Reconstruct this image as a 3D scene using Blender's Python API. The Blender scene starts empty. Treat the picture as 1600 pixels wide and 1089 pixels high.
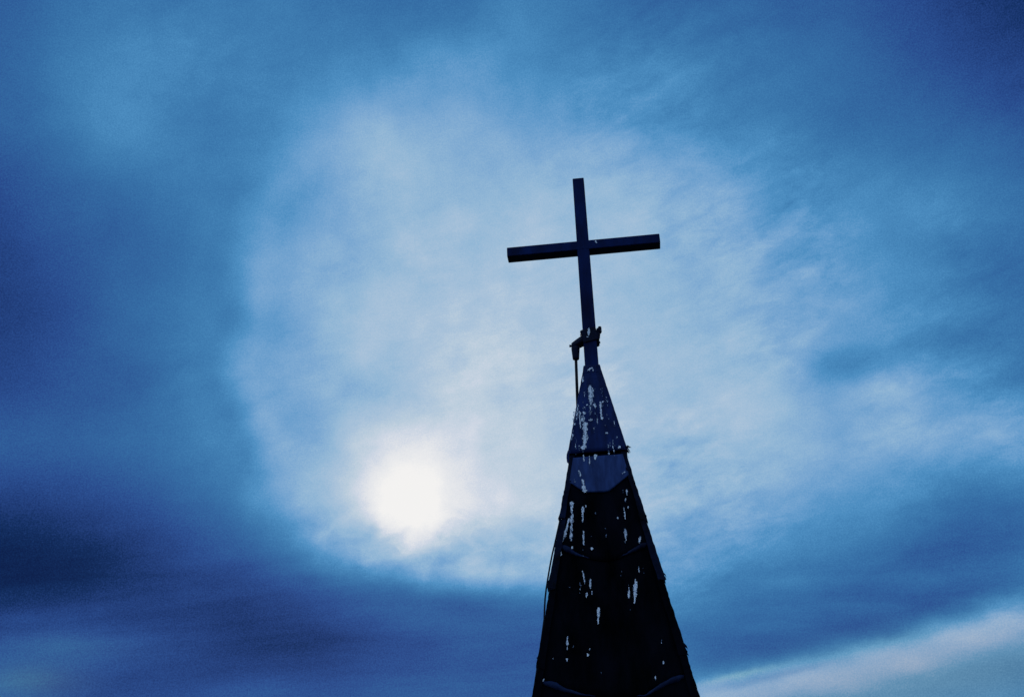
import bpy, bmesh, math, random
from mathutils import Vector, Matrix, noise

R = math.radians
scene = bpy.context.scene
C = scene.collection
rng = random.Random(11)

# ------------------------------------------------------------------ camera
cam_d = bpy.data.cameras.new('camera')
cam_d.sensor_width = 36.0
cam_d.lens = 38.25
cam_d.clip_end = 5000
cam = bpy.data.objects.new('camera', cam_d)
C.objects.link(cam)
cam.matrix_world = (Matrix.Translation((0, 0, 1.6)) @ Matrix.Rotation(R(90 + 30.0), 4, 'X')
                    @ Matrix.Rotation(R(-1.8), 4, 'Z'))
scene.camera = cam
scene.view_settings.view_transform = 'Standard'
scene.view_settings.look = 'None'
scene.view_settings.exposure = 0.0
scene.view_settings.gamma = 1.0
scene.view_settings.use_curve_mapping = False

# ------------------------------------------------------------------ sky
SUN_AZ, SUN_EL = R(-6.1), R(21.5)
# Brightness of the cloud deck (0-255) on the celestial sphere, in degrees round the
# veiled sun: U = across, V = above.  Each row is one band of the deck.
U0, U1, V0, V1 = -25.0, 35.0, -12.0, 29.0
DECK = [
 [140,137,133,129,123,117,109,101,94,88,83,81,80,81,84,87,89,91,92,92,92,91,91,92,92,93,94,94,93,93,93,93,95,97,101,105,107,104,92,66,30,20,20,20,20,22,57,88,109,121,127,129,128,123,117,110,104,97,90,83,77],
 [128,125,123,120,117,112,106,99,92,85,80,77,76,77,80,83,86,88,89,88,87,86,87,88,90,91,92,92,91,91,91,91,92,93,96,99,102,106,107,104,88,60,36,30,42,65,88,106,119,126,129,129,128,126,121,115,108,102,96,90,85],
 [115,114,113,111,109,106,102,96,89,83,77,73,72,74,77,79,82,84,85,84,82,81,83,85,88,89,90,90,89,89,89,89,89,90,93,96,99,106,117,133,147,127,102,94,98,106,114,121,126,131,132,128,126,130,127,119,112,107,102,98,93],
 [103,103,102,102,101,100,98,93,87,81,76,71,69,71,73,75,77,79,80,79,77,77,80,82,85,86,87,88,87,87,87,88,87,88,92,96,99,104,117,139,189,202,196,183,161,139,127,125,130,136,137,129,124,134,134,123,117,113,109,105,100],
 [93,92,91,91,92,92,90,86,80,77,74,71,70,70,70,69,68,68,67,66,65,65,68,72,76,78,79,81,85,84,84,84,83,85,90,96,100,102,112,115,101,101,124,151,178,195,194,178,157,138,128,128,131,132,134,129,124,121,117,112,107],
 [85,82,81,80,81,83,85,87,90,91,88,83,77,70,64,59,54,50,48,48,49,53,59,66,70,70,71,75,80,80,82,83,82,83,90,97,103,104,105,109,98,90,82,73,73,85,112,146,176,194,191,168,143,129,127,127,131,130,125,118,112],
 [78,74,71,68,67,69,72,73,73,72,69,66,64,61,59,57,54,53,54,57,61,65,70,76,83,91,95,96,96,94,90,88,88,91,100,109,115,115,113,111,107,105,105,106,104,95,82,71,69,80,115,163,191,189,165,149,145,137,129,123,117],
 [73,68,63,58,54,51,49,50,51,53,54,56,57,58,60,61,62,64,67,69,74,79,85,91,95,89,84,85,82,85,91,99,97,97,107,119,130,132,129,127,123,118,110,103,100,100,102,105,104,97,81,72,85,122,166,183,156,138,131,126,123],
 [70,64,58,51,43,37,35,37,39,42,45,48,52,56,61,65,68,72,76,86,93,97,106,114,117,130,152,159,180,188,190,193,182,171,159,150,149,148,145,141,137,132,125,119,114,109,104,98,94,94,99,103,97,86,82,99,124,131,130,130,129],
 [66,61,55,48,41,34,32,34,36,39,44,49,54,60,66,72,78,85,96,104,114,150,168,183,196,212,183,151,176,174,166,172,174,170,169,166,164,160,157,153,148,141,134,126,121,118,116,113,107,99,91,84,84,93,106,106,110,119,126,131,135],
 [63,59,55,51,46,43,44,46,48,52,56,61,66,71,77,85,92,100,112,125,164,190,179,173,205,234,217,200,188,184,180,173,183,183,182,180,177,174,170,165,161,156,150,145,140,135,131,125,118,112,107,100,93,88,92,99,104,113,123,131,138],
 [59,59,58,57,56,55,57,58,60,63,67,71,76,81,88,95,104,119,130,154,173,173,202,229,268,289,267,231,220,213,208,202,198,196,194,191,188,184,180,176,172,168,164,160,155,151,146,140,134,126,119,110,103,100,101,101,104,114,123,131,138],
 [56,59,62,65,67,68,68,69,71,74,77,81,86,92,98,105,120,138,149,167,186,196,215,234,263,278,263,238,225,215,207,204,202,201,199,196,193,190,186,183,179,176,173,170,166,161,157,151,144,137,131,123,116,111,111,111,115,121,127,131,135],
 [54,59,65,71,78,83,83,84,85,88,90,94,99,104,110,117,126,125,155,167,174,183,204,223,240,247,239,229,222,215,209,205,203,202,200,197,194,191,189,187,185,182,179,176,173,170,166,162,157,151,146,142,138,135,135,136,135,133,131,130,130],
 [53,60,67,74,82,89,90,91,93,95,98,102,107,113,118,125,126,123,172,174,169,178,201,210,219,223,221,217,214,210,206,204,203,201,199,197,194,192,190,189,188,186,184,182,180,178,176,173,168,162,158,157,156,155,153,154,150,142,134,129,125],
 [54,60,67,73,80,84,85,89,92,94,97,101,107,113,120,129,119,143,175,161,159,173,195,204,212,214,213,212,211,208,206,205,203,202,200,198,195,193,192,191,191,189,186,182,178,173,168,165,167,171,174,174,172,169,163,158,152,142,134,127,121],
 [55,60,66,70,73,74,77,82,87,90,92,97,104,110,122,122,118,160,154,152,165,180,188,188,190,196,204,207,208,206,205,204,203,202,201,198,195,193,192,192,192,191,190,189,186,180,172,163,157,154,152,152,151,151,150,148,141,134,129,124,119],
 [56,60,63,66,68,70,74,79,84,87,91,95,102,109,121,116,153,170,158,168,175,172,164,166,180,193,201,205,206,205,204,203,203,202,200,198,195,192,191,189,188,187,187,184,177,166,157,162,180,196,195,175,150,131,118,112,117,123,123,121,117],
 [57,59,61,63,64,67,71,77,82,87,92,98,104,111,120,127,164,152,164,171,168,167,174,183,189,193,198,202,203,203,202,202,201,200,199,197,194,192,190,189,186,181,177,176,173,158,133,118,114,121,136,149,153,148,137,124,117,116,117,116,115],
 [58,59,60,61,62,64,68,74,80,88,95,102,107,113,121,118,150,157,149,157,166,176,184,187,190,194,197,199,200,201,200,200,199,197,196,194,192,190,189,187,186,184,181,174,170,167,164,158,154,145,129,113,104,103,106,111,115,113,112,112,111],
 [59,59,60,61,62,64,68,74,80,88,97,103,109,112,124,120,115,149,150,163,172,179,185,191,195,196,196,196,197,198,198,198,196,194,193,191,190,189,187,185,182,179,179,178,174,169,165,159,151,147,147,146,140,131,120,113,110,109,108,108,108],
 [60,60,61,61,63,65,69,75,81,88,95,101,107,110,121,120,132,163,155,161,169,177,184,190,193,194,193,193,195,196,196,196,194,192,191,190,189,188,185,183,180,177,175,172,169,164,159,158,155,146,135,129,128,127,122,115,109,106,105,104,104],
 [61,62,62,63,65,67,72,77,82,88,94,99,104,107,119,118,139,161,159,164,170,177,181,186,189,190,190,190,192,193,194,194,193,191,190,189,187,186,183,180,177,174,172,169,166,162,158,152,146,142,138,134,128,122,116,109,105,103,102,101,100],
 [64,64,65,66,68,70,75,81,85,90,94,99,103,105,119,117,138,161,163,167,168,174,178,182,185,186,187,188,189,191,191,192,191,190,189,187,186,184,181,178,175,172,168,164,161,157,155,152,147,141,135,130,125,120,115,109,104,102,101,99,97],
 [66,67,68,70,71,74,80,86,90,93,97,101,106,109,120,118,139,152,153,163,165,171,176,180,182,183,184,185,186,188,189,189,189,188,187,186,184,182,179,176,173,169,165,161,157,154,151,148,144,140,135,131,127,123,118,112,107,104,100,97,93],
 [69,71,73,74,76,79,86,92,95,98,101,106,111,115,122,119,141,149,138,151,163,168,174,179,181,182,182,182,184,186,187,188,187,187,186,184,183,181,178,176,173,169,164,158,154,151,148,146,142,139,135,132,129,127,122,115,110,105,99,94,89],
 [71,74,77,80,83,86,92,99,102,105,108,111,115,119,123,121,120,144,148,142,152,164,172,178,181,181,179,180,182,184,185,185,185,185,184,183,181,178,176,174,171,167,162,155,150,146,144,142,138,135,132,129,127,124,120,113,107,102,96,90,85],
 [74,78,82,86,90,93,101,107,112,116,119,120,119,120,122,125,125,132,149,151,150,160,171,177,179,179,177,177,178,180,181,181,180,179,177,176,176,175,173,169,165,160,154,149,144,140,137,134,130,127,123,120,117,114,110,104,99,96,91,86,81],
 [76,81,86,91,95,100,107,114,120,127,130,129,124,121,121,121,125,128,142,158,160,161,170,177,179,178,175,174,174,174,174,173,172,171,170,169,166,162,159,155,150,145,141,138,135,131,127,123,119,116,112,109,105,102,98,94,90,88,84,80,76],
 [79,84,88,93,97,103,111,118,124,131,135,133,126,122,121,121,123,128,133,144,160,169,171,175,177,176,173,171,169,168,166,163,161,159,160,166,170,169,159,145,135,130,128,128,127,123,119,114,110,107,104,100,97,93,90,86,83,80,77,74,71],
 [81,85,90,94,98,103,112,118,124,130,134,133,129,126,124,123,123,127,134,141,145,155,165,169,171,170,168,166,164,161,159,156,152,148,144,142,140,139,139,136,128,123,122,122,121,118,114,110,107,103,98,94,90,86,82,78,74,72,70,67,65],
 [83,87,90,94,97,103,112,118,123,128,131,133,132,130,129,126,125,126,129,135,140,144,150,155,158,159,160,159,157,155,152,149,144,141,139,141,143,141,134,128,125,123,121,119,117,114,112,109,106,101,95,89,84,79,75,71,67,64,62,60,59],
 [84,87,90,93,96,102,109,115,120,125,128,130,130,131,129,127,125,125,126,128,130,133,136,140,143,147,150,151,150,148,145,142,137,133,131,130,132,134,133,130,126,123,120,117,113,111,109,108,104,98,91,85,80,74,70,65,61,58,56,54,52],
 [85,88,90,93,95,100,107,111,116,120,122,123,123,124,125,125,124,124,123,123,124,125,127,129,132,137,141,142,142,141,139,136,132,128,126,125,126,125,123,122,121,119,116,112,108,106,104,103,99,93,86,81,75,70,65,60,55,52,50,48,45],
 [86,88,91,93,96,100,106,110,113,116,118,117,116,116,119,121,123,122,121,120,119,118,118,119,121,123,126,128,130,132,132,131,127,124,121,119,117,116,114,113,112,110,108,105,102,100,98,97,93,88,83,78,73,67,63,58,53,49,45,42,38],
 [86,89,91,94,97,101,105,108,111,114,115,114,113,113,116,120,122,122,119,117,115,114,112,111,111,112,114,116,120,124,127,127,124,121,118,115,111,107,105,105,104,104,102,100,98,96,95,93,90,86,81,76,71,66,61,56,51,46,41,36,32],
 [87,89,92,94,97,100,103,106,109,111,111,111,111,112,115,118,120,120,118,115,113,110,108,107,106,106,107,109,114,120,124,124,122,119,116,112,107,103,101,100,100,100,98,97,95,94,92,90,87,84,79,75,70,64,59,54,48,42,37,31,25],
 [87,90,92,95,98,100,102,104,106,107,108,109,110,111,114,116,117,117,116,113,110,107,104,102,101,101,102,105,110,115,119,120,120,117,114,109,105,101,98,97,96,95,95,94,92,91,89,87,85,81,77,73,68,63,57,52,45,39,32,26,20],
 [88,91,93,96,98,100,101,102,103,104,105,107,109,111,112,114,114,114,113,111,108,104,101,98,96,96,97,101,105,110,114,116,117,115,111,107,102,98,95,93,92,91,91,90,90,88,87,84,82,79,75,71,67,61,56,49,43,36,28,21,20],
]

def build_sky():
    world = bpy.data.worlds.new('World')
    scene.world = world
    world.use_nodes = True
    nt = world.node_tree
    nt.nodes.clear()
    N, L = nt.nodes.new, nt.links.new

    def put(sock, v):
        if v is None: return
        if isinstance(v, bpy.types.NodeSocket): L(v, sock)
        else: sock.default_value = v
    def math_(op, a, b=None, c=None, clamp=False):
        n = N('ShaderNodeMath'); n.operation = op; n.use_clamp = clamp
        put(n.inputs[0], a); put(n.inputs[1], b); put(n.inputs[2], c)
        return n.outputs[0]
    def vec(op, a, b=None, c=None, out=0):
        n = N('ShaderNodeVectorMath'); n.operation = op
        put(n.inputs[0], a); put(n.inputs[1], b)
        if c is not None: put(n.inputs[2], c)
        return n.outputs['Value'] if op in ('DOT_PRODUCT', 'LENGTH') else n.outputs[0]
    def ramp(fac, stops, interp):
        n = N('ShaderNodeValToRGB'); cr = n.color_ramp
        cr.interpolation = interp
        n_ = len(stops)
        while len(cr.elements) < n_: cr.elements.new(0.5)
        for i, (p, col) in enumerate(stops):
            cr.elements[i].position = p
            cr.elements[i].color = (*col, 1.0)
        L(fac, n.inputs[0])
        return n.outputs[0]
    def fbm(v, scale, detail=6.0, rough=0.55, color=False, dist=0.0):
        n = N('ShaderNodeTexNoise')
        n.inputs['Scale'].default_value = scale
        n.inputs['Detail'].default_value = detail
        n.inputs['Roughness'].default_value = rough
        n.inputs['Distortion'].default_value = dist
        L(v, n.inputs['Vector'])
        return n.outputs['Color'] if color else n.outputs[0]
    def combine(x, y, z):
        n = N('ShaderNodeCombineXYZ')
        put(n.inputs[0], x); put(n.inputs[1], y); put(n.inputs[2], z)
        return n.outputs[0]

    d0 = N('ShaderNodeTexCoord').outputs['Generated']
    fwd = Vector((math.sin(SUN_AZ) * math.cos(SUN_EL), math.cos(SUN_AZ) * math.cos(SUN_EL), math.sin(SUN_EL)))
    right = Vector((math.cos(SUN_AZ), -math.sin(SUN_AZ), 0))
    up = right.cross(fwd)
    def sun_frame(d):
        a, b, c = vec('DOT_PRODUCT', d, right), vec('DOT_PRODUCT', d, up), vec('DOT_PRODUCT', d, fwd)
        u = math_('MULTIPLY', math_('ARCTAN2', a, c), 180 / math.pi)
        v = math_('MULTIPLY', math_('ARCSINE', b), 180 / math.pi)
        return u, v
    u, v = sun_frame(d0)
    # drawn-out coordinates: cloud fibres run up to the right at about 18 degrees
    ca, sa = math.cos(R(18)), math.sin(R(18))
    along = math_('ADD', math_('MULTIPLY', u, ca), math_('MULTIPLY', v, sa))
    across = math_('SUBTRACT', math_('MULTIPLY', v, ca), math_('MULTIPLY', u, sa))
    fibre = combine(math_('MULTIPLY', along, 0.42), across, 3.7)
    plain = combine(u, v, 1.3)

    # turbulent edges
    w1 = vec('SUBTRACT', fbm(fibre, 0.32, 7.0, 0.60, True), (0.5, 0.5, 0.5))
    w2 = vec('SUBTRACT', fbm(plain, 0.9, 5.0, 0.55, True), (0.5, 0.5, 0.5))
    warp = vec('ADD', vec('MULTIPLY', w1, (0.9, 0.5, 0.0)), vec('MULTIPLY', w2, (0.34, 0.34, 0.0)))
    sep = N('ShaderNodeSeparateXYZ'); L(warp, sep.inputs[0])
    uw = math_('ADD', u, sep.outputs[0]); vw = math_('ADD', v, sep.outputs[1])
    fu = math_('DIVIDE', math_('SUBTRACT', uw, U0), U1 - U0, clamp=True)
    fv = math_('DIVIDE', math_('SUBTRACT', vw, V0), V1 - V0, clamp=True)

    # density of the deck: three rows ride in the channels of one ramp, two ramps side by side
    nrow, half, join_ = len(DECK), 32, 30
    ncol = len(DECK[0])
    fl = math_('MULTIPLY', fu, (ncol - 1) / (half - 1), clamp=True)
    fr = math_('MULTIPLY_ADD', fu, (ncol - 1) / (half - 1), -29 / (half - 1), clamp=True)
    side = math_('GREATER_THAN', fu, join_ / (ncol - 1))
    pos_v = [i / (nrow - 1) for i in range(nrow)]
    pos_u = [i / (half - 1) for i in range(half)]
    tone = None
    for k in range(0, nrow, 3):
        # ramps hold 32 stops at most: rows far from this group carry no weight anyway
        lo, hi = max(0, k - 4), min(nrow - 1, k + 6)
        f = N('ShaderNodeMapRange'); f.clamp = True; L(fv, f.inputs[0])
        f.inputs[1].default_value = pos_v[lo]; f.inputs[2].default_value = pos_v[hi]
        stops = [((i - lo) / (hi - lo), tuple(1.0 if i == k + c else 0.0 for c in range(3))) for i in range(lo, hi + 1)]
        wt = ramp(f.outputs[0], stops, 'B_SPLINE')
        left = ramp(fl, [(p, tuple(DECK[k + c][j] / 255 for c in range(3))) for j, p in enumerate(pos_u)], 'B_SPLINE')
        rght = ramp(fr, [(p, tuple(DECK[k + c][j + 29] / 255 for c in range(3))) for j, p in enumerate(pos_u)], 'B_SPLINE')
        mxn = N('ShaderNodeMix'); mxn.data_type = 'VECTOR'
        L(side, mxn.inputs[0]); L(left, mxn.inputs[4]); L(rght, mxn.inputs[5])
        part = vec('DOT_PRODUCT', mxn.outputs[1], wt)
        tone = part if tone is None else math_('ADD', tone, part)

    # fine structure of the cloud: strongest where the veil is thin and bright
    fib = math_('SUBTRACT', fbm(fibre, 0.75, 8.0, 0.62, dist=0.25), 0.5)
    puff = math_('SUBTRACT', fbm(plain, 0.35, 7.0, 0.55), 0.5)
    grain = math_('SUBTRACT', fbm(plain, 14.0, 2.0, 0.7), 0.5)
    east = N('ShaderNodeMapRange'); east.interpolation_type = 'SMOOTHSTEP'; L(u, east.inputs[0])
    east.inputs[1].default_value = 3; east.inputs[2].default_value = 16
    east.inputs[3].default_value = 0.35; east.inputs[4].default_value = 1.0
    spell = N('ShaderNodeMapRange'); spell.interpolation_type = 'SMOOTHSTEP'; L(fbm(plain, 0.11, 3.0, 0.5), spell.inputs[0])
    spell.inputs[1].default_value = 0.36; spell.inputs[2].default_value = 0.62
    spell.inputs[3].default_value = 0.25; spell.inputs[4].default_value = 1.25
    fib = math_('MULTIPLY', math_('MULTIPLY', fib, east.outputs[0]), spell.outputs[0])
    fine = math_('MULTIPLY', math_('SUBTRACT', fbm(fibre, 2.4, 5.0, 0.6, dist=0.5), 0.5), math_('MULTIPLY', east.outputs[0], spell.outputs[0]))
    fib = math_('ADD', fib, math_('MULTIPLY', fine, 0.28))
    mott = math_('ADD', math_('MULTIPLY', fib, 0.25), math_('MULTIPLY', puff, 0.15))
    thin = N('ShaderNodeMapRange'); thin.interpolation_type = 'SMOOTHSTEP'; L(tone, thin.inputs[0])
    thin.inputs[1].default_value = 0.30; thin.inputs[2].default_value = 0.68
    thin.inputs[3].default_value = 0.35; thin.inputs[4].default_value = 1.0
    mott = math_('MULTIPLY', mott, thin.outputs[0])
    low = N('ShaderNodeMapRange'); low.interpolation_type = 'SMOOTHSTEP'; L(v, low.inputs[0])     # the low banks are smooth
    low.inputs[1].default_value = -6.5; low.inputs[2].default_value = -3.5
    low.inputs[3].default_value = 0.30; low.inputs[4].default_value = 1.0
    mott = math_('MULTIPLY', mott, low.outputs[0])
    band = math_('SUBTRACT', fbm(combine(math_('MULTIPLY', u, 0.13), math_('SUBTRACT', v, math_('MULTIPLY', u, 0.06)), 8.1), 0.62, 6.0, 0.6, dist=0.3), 0.5)
    lay = N('ShaderNodeMapRange'); lay.interpolation_type = 'SMOOTHSTEP'; L(v, lay.inputs[0])     # low layered bands
    lay.inputs[1].default_value = -3.5; lay.inputs[2].default_value = 1.0
    lay.inputs[3].default_value = 1.0; lay.inputs[4].default_value = 0.0
    dim = N('ShaderNodeMapRange'); L(tone, dim.inputs[0])
    dim.inputs[1].default_value = 0.42; dim.inputs[2].default_value = 0.62
    dim.inputs[3].default_value = 1.0; dim.inputs[4].default_value = 0.0
    mott = math_('ADD', mott, math_('MULTIPLY', math_('MULTIPLY', band, lay.outputs[0]), math_('MULTIPLY', dim.outputs[0], 0.17)))
    gr = N('ShaderNodeMapRange'); L(tone, gr.inputs[0])
    gr.inputs[1].default_value = 0.3; gr.inputs[2].default_value = 0.8
    gr.inputs[3].default_value = 1.15; gr.inputs[4].default_value = 0.5
    mott = math_('ADD', mott, math_('MULTIPLY', math_('MULTIPLY', grain, gr.outputs[0]), 0.16))
    # ragged lower rim of the bright cloud
    ru_, rv_ = math_('DIVIDE', math_('SUBTRACT', u, 0.5), 10.0), math_('DIVIDE', math_('ADD', v, 2.0), 2.3)
    rim = math_('EXPONENT', math_('MULTIPLY', math_('ADD', math_('MULTIPLY', ru_, ru_), math_('MULTIPLY', rv_, rv_)), -1.0))
    rag = math_('MULTIPLY', math_('SUBTRACT', fbm(combine(math_('MULTIPLY', u, 0.7), v, 5.2), 0.95, 6.0, 0.55, dist=0.5), 0.5), thin.outputs[0])
    mott = math_('ADD', mott, math_('MULTIPLY', math_('MULTIPLY', rag, rim), 0.26))
    tone = math_('ADD', tone, mott)
    PALETTE = [
        (30, (8, 30, 75)),
        (45, (14, 43, 92)),
        (60, (31, 60, 120)),
        (77, (41, 77, 143)),
        (95, (48, 97, 156)),
        (110, (54, 111, 166)),
        (125, (64, 126, 178)),
        (140, (78, 143, 194)),
        (152, (100, 155, 203)),
        (165, (122, 167, 209)),
        (180, (146, 183, 214)),
        (195, (169, 194, 218)),
        (205, (187, 205, 221)),
        (215, (205, 214, 228)),
        (225, (224, 227, 233)),
        (245, (243, 242, 241)),
    ]
    def lin(c): return tuple((x / 255 / 12.92) if x < 11 else ((x / 255 + 0.055) / 1.055) ** 2.4 for x in c)
    deck = ramp(tone, [(t / 255, lin(c)) for t, c in PALETTE], 'LINEAR')
    # low grey cloud bank to the right, and two faint greenish gaps low on the left
    def patch(base, u_, v_, ru, rv, ang, col, amount):
        du, dv = math_('SUBTRACT', uw, u_), math_('SUBTRACT', vw, v_)
        c_, s_ = math.cos(R(ang)), math.sin(R(ang))
        a_ = math_('DIVIDE', math_('ADD', math_('MULTIPLY', du, c_), math_('MULTIPLY', dv, s_)), ru)
        b_ = math_('DIVIDE', math_('SUBTRACT', math_('MULTIPLY', dv, c_), math_('MULTIPLY', du, s_)), rv)
        w = math_('EXPONENT', math_('MULTIPLY', math_('ADD', math_('MULTIPLY', a_, a_), math_('MULTIPLY', b_, b_)), -1.0))
        n = N('ShaderNodeMix'); n.data_type = 'RGBA'; n.blend_type = 'MULTIPLY'
        L(math_('MULTIPLY', w, amount), n.inputs['Factor']); L(base, n.inputs['A']); n.inputs['B'].default_value = (*col, 1)
        return n.outputs['Result']
    deck = patch(deck, 26.5, -7.5, 14.0, 2.0, 14, (1.58, 1.02, 0.83), 1.0)
    deck = patch(deck, 16.9, -7.85, 1.9, 0.16, 15, (1.9, 1.35, 1.05), 1.0)
    deck = patch(deck, 23.5, -6.25, 5.0, 0.40, 15, (1.35, 1.18, 1.06), 1.0)
    deck = patch(deck, 18.8, -7.75, 2.8, 0.16, 15, (0.74, 0.82, 0.90), 1.0)
    deck = patch(deck, -17.4, -7.9, 2.4, 0.8, -4, (1.7, 1.3, 0.92), 0.8)
    deck = patch(deck, -16.0, -6.4, 3.2, 0.7, -4, (1.2, 1.15, 1.0), 1.0)


    # the rest of the dome: broken blue-grey overcast
    far = ramp(fbm(d0, 2.2, 6.0, 0.55), [(0.30, (0.18, 0.36, 0.75)), (0.52, (0.36, 0.58, 1.00)), (0.72, (0.75, 0.92, 1.20))], 'EASE')
    def inside(x, lo, hi, soft):
        a = N('ShaderNodeMapRange'); a.interpolation_type = 'SMOOTHSTEP'; L(x, a.inputs[0])
        a.inputs[1].default_value = lo - soft; a.inputs[2].default_value = lo
        b = N('ShaderNodeMapRange'); b.interpolation_type = 'SMOOTHSTEP'; L(x, b.inputs[0])
        b.inputs[1].default_value = hi; b.inputs[2].default_value = hi + soft
        b.inputs[3].default_value = 1; b.inputs[4].default_value = 0
        return math_('MULTIPLY', a.outputs[0], b.outputs[0])
    m = math_('MULTIPLY', inside(u, U0, U1, 14.0), inside(v, V0, V1, 14.0))
    mx = N('ShaderNodeMix'); mx.data_type = 'RGBA'
    L(m, mx.inputs['Factor']); L(far, mx.inputs['A']); L(deck, mx.inputs['B'])

    # clear sky behind the deck, showing through it a little
    sky = N('ShaderNodeTexSky'); sky.sky_type = 'NISHITA'; sky.sun_disc = False
    sky.sun_elevation = SUN_EL; sky.sun_rotation = SUN_AZ
    b_sky = N('ShaderNodeBackground'); L(sky.outputs[0], b_sky.inputs[0]); b_sky.inputs[1].default_value = 0.05
    b_deck = N('ShaderNodeBackground'); L(mx.outputs['Result'], b_deck.inputs[0]); b_deck.inputs[1].default_value = 1.0
    ms = N('ShaderNodeMixShader'); ms.inputs[0].default_value = 0.996
    L(b_sky.outputs[0], ms.inputs[1]); L(b_deck.outputs[0], ms.inputs[2])
    out = N('ShaderNodeOutputWorld'); L(ms.outputs[0], out.inputs[0])

build_sky()

# ------------------------------------------------------------------ sun, veiled by the cloud
sun_d = bpy.data.lights.new('sun', 'SUN')
sun_d.energy = 0.8
sun_d.angle = R(10)
sun_d.color = (1.0, 0.95, 0.88)
sun = bpy.data.objects.new('sun', sun_d)
C.objects.link(sun)
sun.rotation_euler = (R(90) - SUN_EL, 0, R(180) - SUN_AZ)   # shines from beyond the steeple
sun.location = (-10, 60, 40)

# ------------------------------------------------------------------ materials
def material(name, base, dark, rough, metal=0.0, scale=6.0, stretch=(1, 1, 0.25), bump=0.15, spec=0.4, fine=60.0):
    m = bpy.data.materials.new(name); m.use_nodes = True
    nt = m.node_tree; N, L = nt.nodes.new, nt.links.new
    p = nt.nodes['Principled BSDF']
    p.inputs['Metallic'].default_value = metal
    p.inputs['Specular IOR Level'].default_value = spec * 0.35
    tc = N('ShaderNodeTexCoord'); mp = N('ShaderNodeMapping'); mp.inputs['Scale'].default_value = stretch
    L(tc.outputs['Object'], mp.inputs[0])
    n1 = N('ShaderNodeTexNoise'); n1.inputs['Scale'].default_value = scale; n1.inputs['Detail'].default_value = 8; n1.inputs['Roughness'].default_value = 0.65
    L(mp.outputs[0], n1.inputs['Vector'])
    cr = N('ShaderNodeValToRGB'); L(n1.outputs[0], cr.inputs[0])
    cr.color_ramp.elements[0].position = 0.35; cr.color_ramp.elements[0].color = (*dark, 1)
    cr.color_ramp.elements[1].position = 0.68; cr.color_ramp.elements[1].color = (*base, 1)
    L(cr.outputs[0], p.inputs['Base Color'])
    mr = N('ShaderNodeMapRange'); L(n1.outputs[0], mr.inputs[0])
    mr.inputs[3].default_value = max(0.05, rough - 0.15); mr.inputs[4].default_value = min(1, rough + 0.15)
    L(mr.outputs[0], p.inputs['Roughness'])
    n2 = N('ShaderNodeTexNoise'); n2.inputs['Scale'].default_value = fine; n2.inputs['Detail'].default_value = 4
    L(tc.outputs['Object'], n2.inputs['Vector'])
    b = N('ShaderNodeBump'); b.inputs['Strength'].default_value = bump; b.inputs['Distance'].default_value = 0.01
    L(n2.outputs[0], b.inputs['Height']); L(b.outputs[0], p.inputs['Normal'])
    return m

M_CROSS = material('dark_blue_painted_steel', (0.0032, 0.0135, 0.0720), (0.0008, 0.0036, 0.022), 0.6, 0.0, 3.4, (1, 1, 0.3), 0.2, 0.12)
M_CAP = material('weathered_blue_sheet_metal', (0.0085, 0.0210, 0.092), (0.0010, 0.0036, 0.021), 0.6, 0.0, 5.0, (1, 1, 0.2), 0.25, 0.15)
M_BAND = material('bare_zinc_sheet', (0.0240, 0.0490, 0.145), (0.0070, 0.0160, 0.058), 0.55, 0.0, 8.0, (1, 1, 0.15), 0.2, 0.2)
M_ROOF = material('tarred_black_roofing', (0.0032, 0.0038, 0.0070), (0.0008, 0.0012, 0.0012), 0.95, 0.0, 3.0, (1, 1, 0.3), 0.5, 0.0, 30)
M_LIP = material('folded_metal_edge', (0.0110, 0.0230, 0.066), (0.0016, 0.0030, 0.010), 0.6, 0.0, 2.6, (1, 1, 1), 0.3, 0.1)
M_TRIM = material('corner_flashing_metal', (0.0046, 0.0090, 0.026), (0.0010, 0.0014, 0.0022), 0.7, 0.0, 4.0, (1, 1, 0.5), 0.4, 0.08)
M_PAINT = material('flaking_white_paint', (0.82, 0.84, 0.84), (0.60, 0.63, 0.66), 0.7, 0.0, 26.0, (1, 1, 0.6), 0.2, 0.3)
M_STAIN = material('thin_grey_paint_residue', (0.22, 0.27, 0.34), (0.06, 0.09, 0.15), 0.8, 0.0, 30.0, (1, 1, 0.5), 0.2, 0.2)
M_CLAMP = material('dull_clamp_steel', (0.0032, 0.0065, 0.022), (0.0012, 0.0024, 0.008), 0.55, 0.0, 14.0, (1, 1, 1), 0.3, 0.15)
M_CABLE = material('black_cable_sheath', (0.0030, 0.0040, 0.0090), (0.0015, 0.002, 0.004), 0.6, 0, 20, (1, 1, 1), 0.1, 0.3)
M_WALL = material('grey_rendered_wall', (0.34, 0.33, 0.31), (0.24, 0.23, 0.22), 0.9, 0, 1.5, (1, 1, 0.4), 0.3, 0.2)
M_GROUND = material('dark_grass_ground', (0.05, 0.075, 0.03), (0.025, 0.035, 0.018), 0.95, 0, 0.4, (1, 1, 1), 0.5, 0.1, 3.0)

# ------------------------------------------------------------------ mesh helpers
def link(name, bm, mats, parent=None, smooth=False):
    me = bpy.data.meshes.new(name)
    bmesh.ops.recalc_face_normals(bm, faces=bm.faces)
    bm.to_mesh(me); bm.free()
    for m in (mats if isinstance(mats, (list, tuple)) else [mats]): me.materials.append(m)
    if smooth:
        for p in me.polygons: p.use_smooth = True
    o = bpy.data.objects.new(name, me); C.objects.link(o)
    if parent: o.parent = parent
    return o

def empty(name, loc, rotz, label, cat):
    o = bpy.data.objects.new(name, None); C.objects.link(o)
    o.location = loc; o.rotation_euler = (0, 0, rotz); o.empty_display_size = 0.3
    o['label'] = label; o['category'] = cat
    return o

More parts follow.
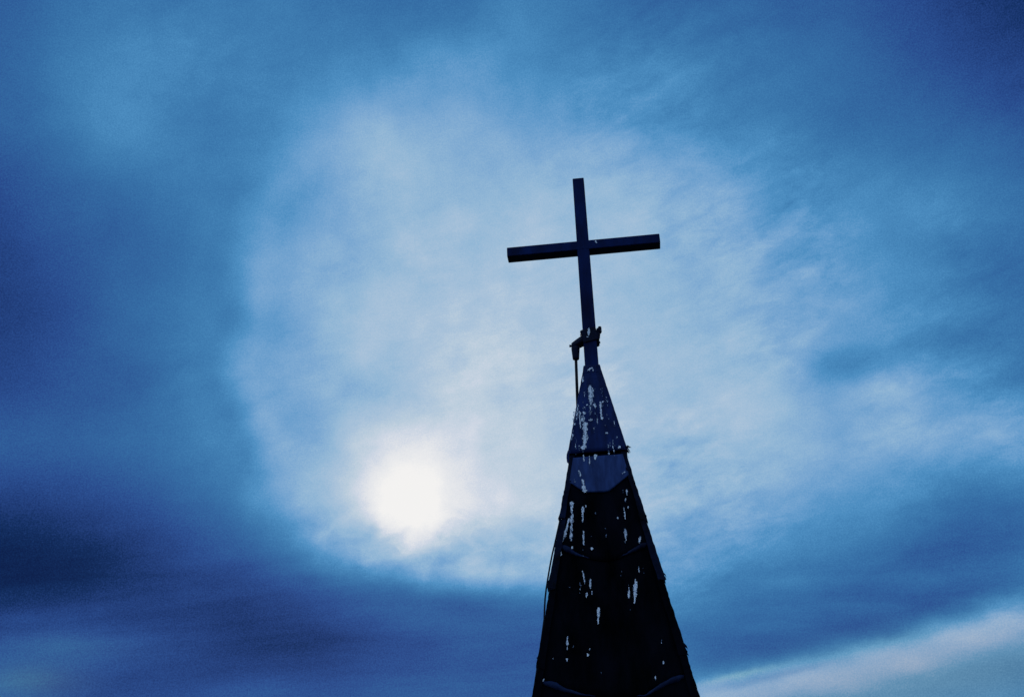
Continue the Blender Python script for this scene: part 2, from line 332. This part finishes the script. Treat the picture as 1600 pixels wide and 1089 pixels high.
def join(bm, src, mat=None, midx=0):
    vm = {v: bm.verts.new((mat @ v.co) if mat else v.co) for v in src.verts}
    for f in src.faces:
        try:
            g = bm.faces.new([vm[v] for v in f.verts]); g.material_index = midx; g.smooth = f.smooth
        except ValueError: pass
    src.free()

def box(bm, lo, hi, bevel=0.0, mat=None, midx=0, cuts=0):
    t = bmesh.new()
    bmesh.ops.create_cube(t, size=1.0)
    for v in t.verts:
        v.co = Vector([(lo[i] + hi[i]) / 2 + v.co[i] * (hi[i] - lo[i]) for i in range(3)])
    if bevel: bmesh.ops.bevel(t, geom=t.edges[:], offset=bevel, segments=2, affect='EDGES')
    join(bm, t, mat, midx)

def tube(bm, pts, rads, seg=10, midx=0, caps=True):
    t = bmesh.new()
    pts = [Vector(p) for p in pts]
    if not hasattr(rads, '__len__'): rads = [rads] * len(pts)
    rings = []
    for i, p in enumerate(pts):
        d = (pts[min(i + 1, len(pts) - 1)] - pts[max(i - 1, 0)]).normalized()
        a = d.cross(Vector((0.31, 0.77, 0.55))).normalized(); b = d.cross(a)
        rings.append([t.verts.new(p + (a * math.cos(2 * math.pi * k / seg) + b * math.sin(2 * math.pi * k / seg)) * rads[i]) for k in range(seg)])
    for r0, r1 in zip(rings, rings[1:]):
        for k in range(seg):
            f = t.faces.new((r0[k], r0[(k + 1) % seg], r1[(k + 1) % seg], r1[k])); f.smooth = True
    if caps:
        t.faces.new(rings[0][::-1]); t.faces.new(rings[-1])
    join(bm, t, None, midx)

# the four faces of the spire, in the steeple's own frame (front faces -Y)
CAP = (2.145, 0.195)      # half width of the cap at height z is a - b*z
SPIRE = (1.9055, 0.173)
def on_face(x, z, off, plane, k=0):
    y = -(plane[0] - plane[1] * z + off)
    return Matrix.Rotation(k * math.pi / 2, 3, 'Z') @ Vector((x, y, z))

def rough_slab(bm, outline, plane, off0, off1, k, seed, nx=14, amp=0.006):
    """sheet over the spire face: closed slab between off0 and off1 with slightly dented outer skin;
    outline(z-fraction t, s) -> (x, z) for s,t in 0..1"""
    nz = 18
    front, back = [], []
    for j in range(nz + 1):
        rf, rb = [], []
        for i in range(nx + 1):
            x, z = outline(i / nx, j / nz)
            n = noise.noise(Vector((x * 3.1, z * 1.7, seed))) + 0.6 * noise.noise(Vector((x * 8, z * 5, seed + 9)))
            edge = 0.3 if i in (0, nx) or j in (0, nz) else 1.0
            rf.append(bm.verts.new(on_face(x, z, off1 + amp * n * edge, plane, k)))
            rb.append(bm.verts.new(on_face(x, z, off0, plane, k)))
        front.append(rf); back.append(rb)
    for j in range(nz):
        for i in range(nx):
            f = bm.faces.new((front[j][i], front[j][i + 1], front[j + 1][i + 1], front[j + 1][i])); f.smooth = True
            bm.faces.new((back[j][i], back[j + 1][i], back[j + 1][i + 1], back[j][i + 1]))
    def rim(a, b):
        for q in range(len(a) - 1): bm.faces.new((a[q], b[q], b[q + 1], a[q + 1]))
    rim(front[0], back[0]); rim(back[nz], front[nz])
    rim([r[0] for r in back], [r[0] for r in front]); rim([r[nx] for r in front], [r[nx] for r in back])

def interp(poly, x):
    for (x0, z0), (x1, z1) in zip(poly, poly[1:]):
        if x <= x1 or (x1, z1) == poly[-1]:
            return z0 + (z1 - z0) * (x - x0) / (x1 - x0)

def flakes(bm, streaks, plane, off, k, midx, seed):
    """flakes of old white paint left on a face: ragged chips along each streak, with thin
    greyer residue (material midx + 1) round and between them"""
    r = random.Random(seed)
    cell = 0.0078
    for si, (pts, width, dens) in enumerate(streaks):
        total = sum(math.hypot(b[0] - a[0], b[1] - a[1]) for a, b in zip(pts, pts[1:]))
        done = {}
        run = 0.0
        sd = seed * 3.7 + si * 11.3
        for (xa, za), (xb, zb) in zip(pts, pts[1:]):
            ln = math.hypot(xb - xa, zb - za); n = max(2, int(ln / cell * 1.5))
            for q in range(n + 1):
                t = q / n; cx, cz = xa + (xb - xa) * t, za + (zb - za) * t
                f = (run + ln * t) / max(total, 1e-6)
                taper = min(1.0, 0.35 + 5 * f) * min(1.0, 0.25 + 3.5 * (1 - f))
                cx += 0.16 * width * noise.noise(Vector((cz * 17, sd, 0.3)))
                hw = width / 2 * taper * (0.85 + 0.9 * noise.noise(Vector((cx * 7, cz * 13, sd))))
                hw = max(hw, cell * 0.4)
                m = int(hw / cell) + 2
                for e in range(-m, m + 1):
                    key = (round(cx / cell) + e, round(cz / cell))
                    x, z = key[0] * cell, key[1] * cell
                    a = abs(x - cx) / hw
                    if abs(x - cx) > hw + cell * 0.8: continue
                    nn = noise.noise(Vector((x * 55, z * 20, sd + 5))) * 0.6 + noise.noise(Vector((x * 120, z * 75, sd))) * 0.5
                    lim = (dens - 0.5) * 1.1 - 0.35 * a
                    if nn < lim: done[key] = 0
                    elif nn < lim + 0.22 and done.get(key, 1): done[key] = 1
            run += ln
        for (ix, iz), kind in sorted(done.items()):
            s = cell * r.uniform(0.5, 0.8)
            x, z = ix * cell + r.uniform(-.3, .3) * cell, iz * cell + r.uniform(-.3, .3) * cell
            o = off + r.uniform(0, 0.003) - 0.001 * kind
            a0 = r.uniform(0, 6.28); c = r.choice((3, 4, 5))
            vs = []
            for q in range(c):
                a = a0 + 2 * math.pi * q / c; rr = s * r.uniform(0.7, 1.35)
                vs.append(bm.verts.new(on_face(x + rr * math.cos(a), z + rr * 1.4 * math.sin(a), o + r.uniform(-0.001, 0.002), plane, k)))
            bm.faces.new(vs).material_index = midx + kind

# ------------------------------------------------------------------ the steeple
BASE = Vector((1.3277, 15.9448, 0.0))
ROT = R(-6.0)
steeple = empty('church_steeple', BASE, ROT,
                'tall dark pointed church steeple with black roofing, blue metal cap and flaking white streaks', 'steeple')

CAP_STREAKS = [
    ([(-0.042, 9.97), (-0.045, 9.767), (-0.058, 9.578)], 0.061, 0.75) ,
    ([(-0.055, 9.578), (-0.082, 9.356)], 0.061, 0.4) ,
    ([(-0.07, 9.29), (-0.073, 9.235)], 0.054, 0.6) ,
    ([(-0.161, 9.215), (-0.177, 8.998), (-0.18, 8.819)], 0.076, 0.8) ,
    ([(-0.182, 8.855), (-0.215, 8.707)], 0.073, 0.95) ,
    ([(-0.25, 9.635), (-0.307, 9.377), (-0.34, 9.123)], 0.068, 0.45) ,
    ([(-0.247, 9.446), (-0.241, 9.113)], 0.027, 0.6) ,
    ([(-0.365, 9.07), (-0.395, 8.892)], 0.045, 0.5) ,
    ([(-0.184, 9.422), (-0.194, 9.219)], 0.045, 0.65) ,
    ([(0.098, 9.591), (0.095, 9.413), (0.105, 9.255)], 0.021, 0.9) ,
    ([(0.147, 9.605), (0.136, 9.578)], 0.027, 0.8) ,
    ([(0.11, 9.291), (0.107, 9.245)], 0.039, 0.9) ,
    ([(0.002, 9.572), (0.015, 9.477)], 0.021, 0.8) ,
    ([(-0.116, 9.565), (-0.117, 9.546)], 0.021, 1) ,
    ([(0.159, 8.989), (0.158, 8.967)], 0.024, 0.8) ,
    ([(0.337, 8.71), (0.34, 8.679)], 0.042, 1) ,
    ([(0.213, 9.263), (0.209, 9.235)], 0.018, 0.6) ,
    ([(0.245, 8.727), (0.243, 8.692)], 0.012, 0.8) ,
    ([(-0.059, 10.257), (-0.002, 10.295)], 0.039, 0.9) ,
    ([(-0.158, 10.129), (-0.163, 10.031)], 0.018, 0.7) ,
    ([(-0.418, 8.876), (-0.393, 8.946)], 0.021, 0.5) ,
]
BAND_STREAKS = [
    ([(-0.216, 8.611), (-0.218, 8.498)], 0.016, 0.8) ,
    ([(-0.13, 8.583), (-0.136, 8.409)], 0.011, 0.8) ,
    ([(-0.041, 8.596), (-0.042, 8.507)], 0.048, 0.9) ,
    ([(-0.299, 8.332), (-0.288, 8.221)], 0.029, 0.7) ,
    ([(-0.257, 8.168), (-0.248, 8.058)], 0.037, 0.9) ,
    ([(-0.248, 8.058), (-0.234, 7.939)], 0.059, 0.9) ,
    ([(0.356, 8.216), (0.401, 8.252)], 0.026, 0.5) ,
    ([(-0.383, 8.189), (-0.377, 8.128)], 0.018, 0.4) ,
]
ROOF_STREAKS = [
    ([(-0.442, 7.8), (-0.445, 7.608)], 0.07, 0.85) ,
    ([(-0.439, 7.607), (-0.465, 7.382), (-0.478, 7.141)], 0.048, 0.7) ,
    ([(-0.488, 7.516), (-0.544, 7.351), (-0.601, 7.141)], 0.044, 0.75) ,
    ([(-0.469, 7.049), (-0.47, 7.022)], 0.022, 1) ,
    ([(-0.272, 7.709), (-0.281, 7.594)], 0.04, 0.9) ,
    ([(-0.285, 7.595), (-0.292, 7.444)], 0.016, 0.85) ,
    ([(-0.289, 7.294), (-0.294, 7.054)], 0.027, 0.8) ,
    ([(-0.18, 7.009), (-0.181, 6.973)], 0.033, 1) ,
    ([(0.399, 7.945), (0.397, 7.857)], 0.022, 0.8) ,
    ([(0.371, 7.792), (0.365, 7.734)], 0.018, 0.8) ,
    ([(0.336, 7.641), (0.344, 7.45)], 0.015, 0.5) ,
    ([(0.33, 7.283), (0.328, 7.09)], 0.026, 0.8) ,
    ([(0.233, 7.484), (0.232, 7.463)], 0.026, 1) ,
    ([(0.537, 7.147), (0.515, 7.039)], 0.022, 0.8) ,
    ([(-0.234, 7.725), (-0.232, 7.702)], 0.015, 1) ,
    ([(-0.633, 6.97), (-0.638, 6.916)], 0.018, 0.8) ,
    ([(0.344, 7.94), (0.342, 7.901)], 0.015, 0.5) ,
    ([(0.399, 7.655), (0.395, 7.607)], 0.011, 0.7) ,
    ([(-0.331, 6.653), (-0.31, 6.461)], 0.018, 0.9) ,
    ([(-0.227, 6.518), (-0.241, 6.373)], 0.034, 0.85) ,
    ([(-0.378, 6.487), (-0.386, 6.31)], 0.045, 0.35) ,
    ([(-0.528, 6.455), (-0.528, 6.33)], 0.018, 0.6) ,
    ([(-0.293, 6.324), (-0.297, 6.242)], 0.023, 0.9) ,
    ([(-0.212, 6.329), (-0.215, 6.284)], 0.014, 0.7) ,
    ([(0.415, 6.473), (0.374, 6.105)], 0.043, 0.9) ,
    ([(0.318, 6.417), (0.307, 6.314)], 0.018, 0.5) ,
    ([(0.312, 6.314), (0.297, 6.192)], 0.027, 0.9) ,
    ([(-0.133, 6.078), (-0.155, 5.838)], 0.03, 0.95) ,
    ([(-0.592, 5.678), (-0.601, 5.494)], 0.018, 0.9) ,
    ([(-0.612, 5.36), (-0.612, 5.318)], 0.02, 1) ,
    ([(-0.323, 5.41), (-0.323, 5.385)], 0.014, 1) ,
    ([(-0.276, 5.503), (-0.296, 5.466)], 0.011, 0.6) ,
    ([(-0.937, 5.096), (-0.951, 5.059)], 0.02, 0.9) ,
    ([(0.474, 6.659), (0.477, 6.585)], 0.016, 0.6) ,
    ([(0.699, 5.244), (0.695, 5.214)], 0.018, 1) ,
    ([(0.567, 5.046), (0.565, 5.0)], 0.009, 0.8) ,
]
rr_ = random.Random(77)
for _ in range(34):      # faint runs of residue all over the cap
    z_ = rr_.uniform(8.75, 10.0); w_ = CAP[0] - CAP[1] * z_ - 0.05
    x_ = rr_.uniform(-w_, w_)
    CAP_STREAKS.append(([(x_, z_), (x_ * 1.02, z_ - rr_.uniform(0.05, 0.35))], rr_.uniform(0.015, 0.05), rr_.uniform(0.12, 0.34)))
for _ in range(20):
    z_ = rr_.uniform(4.95, 7.9); w_ = SPIRE[0] - SPIRE[1] * z_ - 0.15
    x_ = rr_.uniform(-w_, w_)
    ROOF_STREAKS.append(([(x_, z_), (x_ * 1.01, z_ - rr_.uniform(0.03, 0.3))], rr_.uniform(0.010, 0.035), rr_.uniform(0.05, 0.26)))
def mirrored(streaks, seed):
    """a shuffled set of streaks for the faces the photograph does not show"""
    r = random.Random(seed); out = []
    for pts, w, d in streaks:
        sx = r.choice((-1, 1)); dz = r.uniform(-0.12, 0.12)
        out.append(([(sx * x * r.uniform(0.9, 1.0), z + dz) for x, z in pts], w, d))
    return [s for s in out if all(abs(x) < 0.95 for x, z in s[0])]

EAVE = 3.4
# black roofing skin of the spire, laid in courses whose lower edges dip in the middle
SEAM1 = [(-0.66, 7.085), (-0.416, 6.91), (-0.141, 6.808), (-0.004, 6.785), (0.183, 6.805), (0.635, 7.009), (0.70, 7.03)]
SEAM2 = [(-1.06, 5.06), (-0.804, 4.99), (-0.678, 4.92), (-0.422, 4.84), (0.0, 4.77), (0.423, 4.785), (0.692, 4.93), (0.936, 5.01), (1.06, 5.05)]
BANDEDGE = [(-0.479, 8.155), (-0.234, 7.942), (0.115, 7.920), (0.425, 8.17)]
bm = bmesh.new()
# core
zs = [EAVE, 8.9]
q = [[on_face(s * (SPIRE[0] - SPIRE[1] * z - 0.03), z, -0.03, SPIRE, 0) for s in (-1, 1)] for z in zs]
for k in range(4):
    m = Matrix.Rotation(k * math.pi / 2, 3, 'Z')
    bm.faces.new([bm.verts.new(m @ p) for p in (q[0][0], q[0][1], q[1][1], q[1][0])])
def course(top, bottom, margin):
    def f(s, t):
        # iterate: x range depends on z
        z = max(p[1] for p in top) if isinstance(top, list) else top
        for _ in range(4):
            w = SPIRE[0] - SPIRE[1] * z - margin
            x = -w + 2 * w * s
            zb = interp(bottom, x) if isinstance(bottom, list) else bottom
            ztp = interp(top, x) if isinstance(top, list) else top
            z = zb + (ztp - zb) * t
        w = SPIRE[0] - SPIRE[1] * z - margin
        return (-w + 2 * w * s, z)
    return f
def widen(poly, d):  # raise an edge line so that courses lap
    return [(x, z + d) for x, z in poly]
for k in range(4):
    rough_slab(bm, course(8.62, SEAM1, 0.0), SPIRE, -0.028, 0.0, k, 1.3 + k)
    rough_slab(bm, course(widen(SEAM1, 0.22), SEAM2, 0.0), SPIRE, -0.06, -0.022, k, 5.1 + k)
    rough_slab(bm, course(widen(SEAM2, 0.22), EAVE, 0.0), SPIRE, -0.075, -0.044, k, 8.2 + k)
    up1 = [s for s in ROOF_STREAKS if min(z for x, z in s[0]) > 6.78]
    mid = [s for s in ROOF_STREAKS if 4.9 < min(z for x, z in s[0]) <= 6.78]
    if k: up1, mid = mirrored(up1, 40 + k), mirrored(mid, 50 + k)
    flakes(bm, [(p, w * 0.78, d) for p, w, d in up1], SPIRE, 0.007, k, 1, 21 + k)
    flakes(bm, [(p, w * 0.74, d - 0.06) for p, w, d in mid], SPIRE, -0.014, k, 1, 31 + k)
roof = link('spire_roof', bm, [M_ROOF, M_PAINT, M_STAIN], steeple)

# folded lips under the two lower seams
for name_poly, off in ((SEAM1, 0.0), (SEAM2, -0.022)):
    for k in range(4):
        r = random.Random(k + 3)
        for half in (-1, 1):
            bm = bmesh.new()
            pts, rad = [], []
            xs = [x for x, z in name_poly]
            hi = max(xs)
            n = 22
            for i in range(n + 1):
                f = i / n
                x = half * (0.20 + (hi * 0.90 - 0.20) * f)
                z = interp(name_poly, x) + 0.004 * r.uniform(-1, 1)
                pts.append(on_face(x, z + 0.012, off - 0.006 + 0.004 * r.uniform(-1, 1), SPIRE, k))
                rad.append((0.003 + 0.044 * min(1, f * 1.25) ** 1.3 * (1 - 0.5 * max(0, f - 0.85) / 0.15)) * r.uniform(0.85, 1.1))
            tube(bm, pts, rad, 8)
            link('drip_edge', bm, M_LIP, roof)

# zinc apron below the cap
bm = bmesh.new()
for k in range(4):
    rough_slab(bm, course(8.575, BANDEDGE, 0.035), SPIRE, 0.002, 0.028, k, 14.0 + k, amp=0.004)
    flakes(bm, BAND_STREAKS if k == 0 else mirrored(BAND_STREAKS, 60 + k), SPIRE, 0.034, k, 1, 70 + k)
link('zinc_apron', bm, [M_BAND, M_PAINT, M_STAIN], steeple)

# pointed cap, open underneath, with a thick shadowed rim
bm = bmesh.new()
for k in range(4):
    def f(s, t):
        zb = 8.645; z = zb + (10.26 - zb) * t
        w = CAP[0] - CAP[1] * z
        x = -w + 2 * w * s
        if t == 0: z += 0.006 * math.sin(x * 23 + k)
        return (x, z)
    rough_slab(bm, f, CAP, -0.034, 0.0, k, 25.0 + k, amp=0.005)
    flakes(bm, CAP_STREAKS if k == 0 else mirrored(CAP_STREAKS, 80 + k), CAP, 0.006, k, 1, 90 + k)
for k in (0, 2):      # a bent tongue of sheet left hanging at one corner
    m3 = Matrix.Rotation(k * math.pi / 2, 3, 'Z')
    a = [(-0.46, -0.462, 8.70), (-0.482, -0.468, 8.63), (-0.488, -0.470, 8.57), (-0.484, -0.468, 8.50), (-0.462, -0.468, 8.47), (-0.440, -0.466, 8.66)]
    f0 = [bm.verts.new(m3 @ Vector(p)) for p in a]; f1 = [bm.verts.new(m3 @ (Vector(p) + Vector((0.004, 0.02, 0)))) for p in a]
    bm.faces.new(f0); bm.faces.new(f1[::-1])
    for q in range(6): bm.faces.new((f0[q], f1[q], f1[(q + 1) % 6], f0[(q + 1) % 6]))
cap = link('metal_cap', bm, [M_CAP, M_PAINT, M_STAIN], steeple)
# seams along the cap's corners
bm = bmesh.new()
for k in range(4):
    pts, rad = [], []
    r = random.Random(k)
    for i in range(26):
        z = 8.63 + (10.24 - 8.63) * i / 25
        w = CAP[0] - CAP[1] * z
        pts.append(Matrix.Rotation(k * math.pi / 2, 3, 'Z') @ Vector((w - 0.002, -w + 0.002, z)))
        rad.append(0.011 * r.uniform(0.7, 1.25))
    tube(bm, pts, rad, 6)
link('corner_seam', bm, M_CAP, cap)
# square boot where the cross post comes out
bm = bmesh.new()
prof = [(10.16, 0.166), (10.20, 0.163), (10.225, 0.156), (10.335, 0.141), (10.365, 0.132), (10.368, 0.106)]
rings = []
for z, h in prof:
    rings.append([bm.verts.new((sx * h, sy * h, z)) for sx, sy in ((-1, -1), (1, -1), (1, 1), (-1, 1))])
for r0, r1 in zip(rings, rings[1:]):
    for i in range(4): bm.faces.new((r0[i], r0[(i + 1) % 4], r1[(i + 1) % 4], r1[i]))
for e in (-0.10, -0.02, 0.06):
    tube(bm, [(e - 0.05, -0.158, 10.215 + 0.004 * e), (e + 0.04, -0.157, 10.221)], [0.006, 0.012], 6)
flakes(bm, [([(-0.066, 10.262), (-0.03, 10.285), (0.005, 10.305)], 0.036, 1.0), ([(0.015, 10.235), (0.02, 10.31)], 0.012, 0.6)], (0.156 + 0.1364 * 10.225, 0.1364), 0.006, 0, 1, 5)
link('post_boot', bm, [M_CAP, M_PAINT, M_STAIN], cap)

# corner flashings: lapped lengths of angle metal over each hip
JOINTS = [8.63, 7.45, 6.42, 5.30, 4.25, EAVE]
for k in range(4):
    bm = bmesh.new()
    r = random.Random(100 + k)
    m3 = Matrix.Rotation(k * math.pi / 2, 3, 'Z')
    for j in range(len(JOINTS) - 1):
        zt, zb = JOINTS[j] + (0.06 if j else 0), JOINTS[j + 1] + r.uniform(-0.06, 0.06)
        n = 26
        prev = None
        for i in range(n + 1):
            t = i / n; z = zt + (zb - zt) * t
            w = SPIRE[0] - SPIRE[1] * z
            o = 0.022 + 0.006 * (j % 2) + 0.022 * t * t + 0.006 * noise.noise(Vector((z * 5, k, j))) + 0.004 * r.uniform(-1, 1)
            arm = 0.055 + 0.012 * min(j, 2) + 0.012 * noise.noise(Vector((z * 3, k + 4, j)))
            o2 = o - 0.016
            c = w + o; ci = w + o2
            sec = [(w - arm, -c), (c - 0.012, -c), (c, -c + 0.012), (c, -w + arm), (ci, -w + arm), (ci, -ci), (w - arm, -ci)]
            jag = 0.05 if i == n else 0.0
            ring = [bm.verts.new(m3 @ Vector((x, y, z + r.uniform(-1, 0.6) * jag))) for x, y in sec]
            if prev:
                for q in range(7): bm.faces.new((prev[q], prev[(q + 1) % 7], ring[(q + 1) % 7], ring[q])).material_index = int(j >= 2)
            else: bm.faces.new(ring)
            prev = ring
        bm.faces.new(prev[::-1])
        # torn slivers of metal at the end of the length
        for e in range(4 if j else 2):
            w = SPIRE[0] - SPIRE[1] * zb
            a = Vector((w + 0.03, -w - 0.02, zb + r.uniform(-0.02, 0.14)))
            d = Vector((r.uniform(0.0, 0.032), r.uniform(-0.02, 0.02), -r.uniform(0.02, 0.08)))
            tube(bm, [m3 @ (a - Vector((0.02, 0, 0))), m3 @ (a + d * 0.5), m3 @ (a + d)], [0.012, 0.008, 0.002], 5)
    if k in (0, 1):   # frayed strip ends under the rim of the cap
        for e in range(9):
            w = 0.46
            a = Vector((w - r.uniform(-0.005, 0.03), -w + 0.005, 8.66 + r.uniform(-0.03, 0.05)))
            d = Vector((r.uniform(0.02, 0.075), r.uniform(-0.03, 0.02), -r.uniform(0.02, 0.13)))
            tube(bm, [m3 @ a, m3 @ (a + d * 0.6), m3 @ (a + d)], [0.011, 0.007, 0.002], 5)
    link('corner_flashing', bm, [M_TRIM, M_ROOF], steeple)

# the tower under the spire, below the picture
bm = bmesh.new()
box(bm, (-1.22, -1.22, 0.0), (1.22, 1.22, EAVE - 0.12), 0.02)
box(bm, (-1.36, -1.36, EAVE - 0.12), (1.36, 1.36, EAVE + 0.03), 0.02)
link('tower_wall', bm, M_WALL, steeple)

# ------------------------------------------------------------------ the cross
cross = empty('steeple_cross', Matrix.Translation(BASE) @ Vector((0, 0, 10.2)), ROT,
              'plain dark blue steel cross standing on the tip of the steeple', 'cross')
bm = bmesh.new()
box(bm, (-0.1035, -0.1035, 0.0), (0.1035, 0.1035, 14.33 - 10.2), 0.007)
for v in bm.verts:                       # the tube is stouter at the foot
    g_ = 1.10 - 0.10 * min(1, max(0, v.co.z / 4.13)); v.co.x *= g_; v.co.y *= g_
link('post', bm, M_CROSS, cross)
bm = bmesh.new()
zb = 12.725 - 10.2
box(bm, (-1.36, -0.110, zb), (1.36, 0.110, zb + 0.187), 0.007)
flakes(bm, [([(0.232, 12.885 - 10.2), (0.236, 12.86 - 10.2), (0.244, 12.83 - 10.2)], 0.014, 1.0)], (0.110, 0.0), 0.004, 0, 1, 3)
link('crossbar', bm, [M_CROSS, M_PAINT, M_STAIN], cross)

# ------------------------------------------------------------------ clamp, rod and down cable on the post
lc = empty('lightning_conductor', Matrix.Translation(BASE) @ Vector((0, 0, 10.8)), ROT,
           'steel clamp with bolted ears round the cross post, carrying a thin conductor rod', 'conductor')
Z = 10.8
bm = bmesh.new()
tilt = Matrix.Translation((0, 0, 10.955 - Z)) @ Matrix.Rotation(R(-11), 4, 'Y')
for sx in (-1, 1):       # two half shells with a thin gap between them
    t = bmesh.new()
    box(t, (-0.1225, -0.1345, -0.125), (0.1225, -0.113, 0.125), 0.006)
    box(t, (-0.1225, 0.113, -0.125), (0.1225, 0.1345, 0.125), 0.006)
    join(bm, t, tilt); break
box(bm, (-0.136, -0.128, -0.12), (-0.114, 0.128, 0.12), 0.006, tilt)
box(bm, (0.114, -0.128, -0.12), (0.136, 0.128, 0.12), 0.006, tilt)
flakes(bm, [([(-0.004, 11.075 - Z), (-0.008, 10.98 - Z), (-0.02, 10.93 - Z)], 0.04, 0.92), ([(-0.04, 10.91 - Z), (-0.02, 10.90 - Z)], 0.03, 0.7)], (0.1345, 0.0), 0.010, 0, 1, 8)
band = link('clamp_band', bm, [M_CLAMP, M_PAINT, M_STAIN], lc)
# ears with bolts on the right
bm = bmesh.new()
t = bmesh.new()
box(t, (0.105, -0.075, -0.03), (0.176, -0.045, 0.17), 0.006)
box(t, (0.105, -0.035, -0.10), (0.166, -0.005, 0.13), 0.006)
box(t, (0.13, -0.09, 0.095), (0.186, 0.01, 0.20), 0.010)
join(bm, t, Matrix.Translation((0, 0, 10.955 - Z)) @ Matrix.Rotation(R(8), 4, 'Y'))
link('clamp_ear', bm, M_CLAMP, lc)
def bolt(p, ax, ln, r):
    bm = bmesh.new()
    p = Vector(p); ax = Vector(ax).normalized()
    tube(bm, [p - ax * ln / 2, p + ax * ln / 2], r * 0.55, 8)
    tube(bm, [p + ax * (ln / 2 - 0.02), p + ax * (ln / 2 + 0.006)], r, 6)
    link('bolt', bm, M_CLAMP, lc)
bolt((0.165, -0.05, 11.05 - Z), (1, -0.2, -0.1), 0.07, 0.030)
bolt((0.125, -0.06, 10.865 - Z), (0.5, -0.3, -1), 0.12, 0.026)
bolt((-0.133, -0.02, 11.03 - Z), (-1, -0.3, 0.2), 0.035, 0.026)
# arm to the left and the socket hanging from it
bm = bmesh.new()
a, b = Vector((-0.105, 0.0, 10.925 - Z)), Vector((-0.285, 0.0, 10.822 - Z))
tube(bm, [a + Vector((0.02, 0, 0.012)), a, a.lerp(b, 0.5), b, b + Vector((-0.03, 0, -0.004))], [0.088, 0.090, 0.082, 0.070, 0.052], 4)
tube(bm, [b + Vector((-0.015, 0, 0.012)), b + Vector((-0.052, 0, 0.016))], [0.020, 0.016], 8)
tube(bm, [b + Vector((-0.048, 0, 0.016)), b + Vector((-0.070, 0, 0.018))], [0.024, 0.022], 6)
link('clamp_arm', bm, M_CLAMP, lc)
bm = bmesh.new()
tube(bm, [(-0.252, 0, 10.80 - Z), (-0.255, 0, 10.76 - Z), (-0.258, 0, 10.60 - Z), (-0.2585, 0, 10.575 - Z), (-0.2585, 0, 10.568 - Z)], [0.072, 0.070, 0.057, 0.055, 0.042], 14)
link('rod_socket', bm, M_CLAMP, lc)
bm = bmesh.new()
tube(bm, [(-0.2585, 0, 10.575 - Z), (-0.268, 0, 10.2 - Z), (-0.277, 0, 9.86 - Z), (-0.283, 0, 9.60 - Z)], 0.025, 10)
link('conductor_rod', bm, M_CABLE, lc)
# slack cable clipped down the left hip of the spire
bm = bmesh.new()
pts = []
for z, o in ((8.60, 0.0), (8.2, 0.0), (7.8, 0.004), (7.45, 0.012), (7.1, 0.034), (6.95, 0.046), (6.8, 0.052), (6.6, 0.056), (6.4, 0.056), (6.25, 0.050), (6.1, 0.036), (5.95, 0.018), (5.6, 0.010), (5.0, 0.01), (4.3, 0.01), (3.6, 0.01)):
    w = SPIRE[0] - SPIRE[1] * z
    pts.append((-(w + o + 0.012), -(w + 0.012), z - Z))
tube(bm, pts, 0.013, 8)
link('down_cable', bm, M_CABLE, lc)

# ------------------------------------------------------------------ ground, below the picture
bm = bmesh.new()
S = 2500
vs = [bm.verts.new(p) for p in ((-S, -S, 0), (S, -S, 0), (S, S, 0), (-S, S, 0))]
bm.faces.new(vs)
g = link('ground', bm, M_GROUND)
g['kind'] = 'structure'
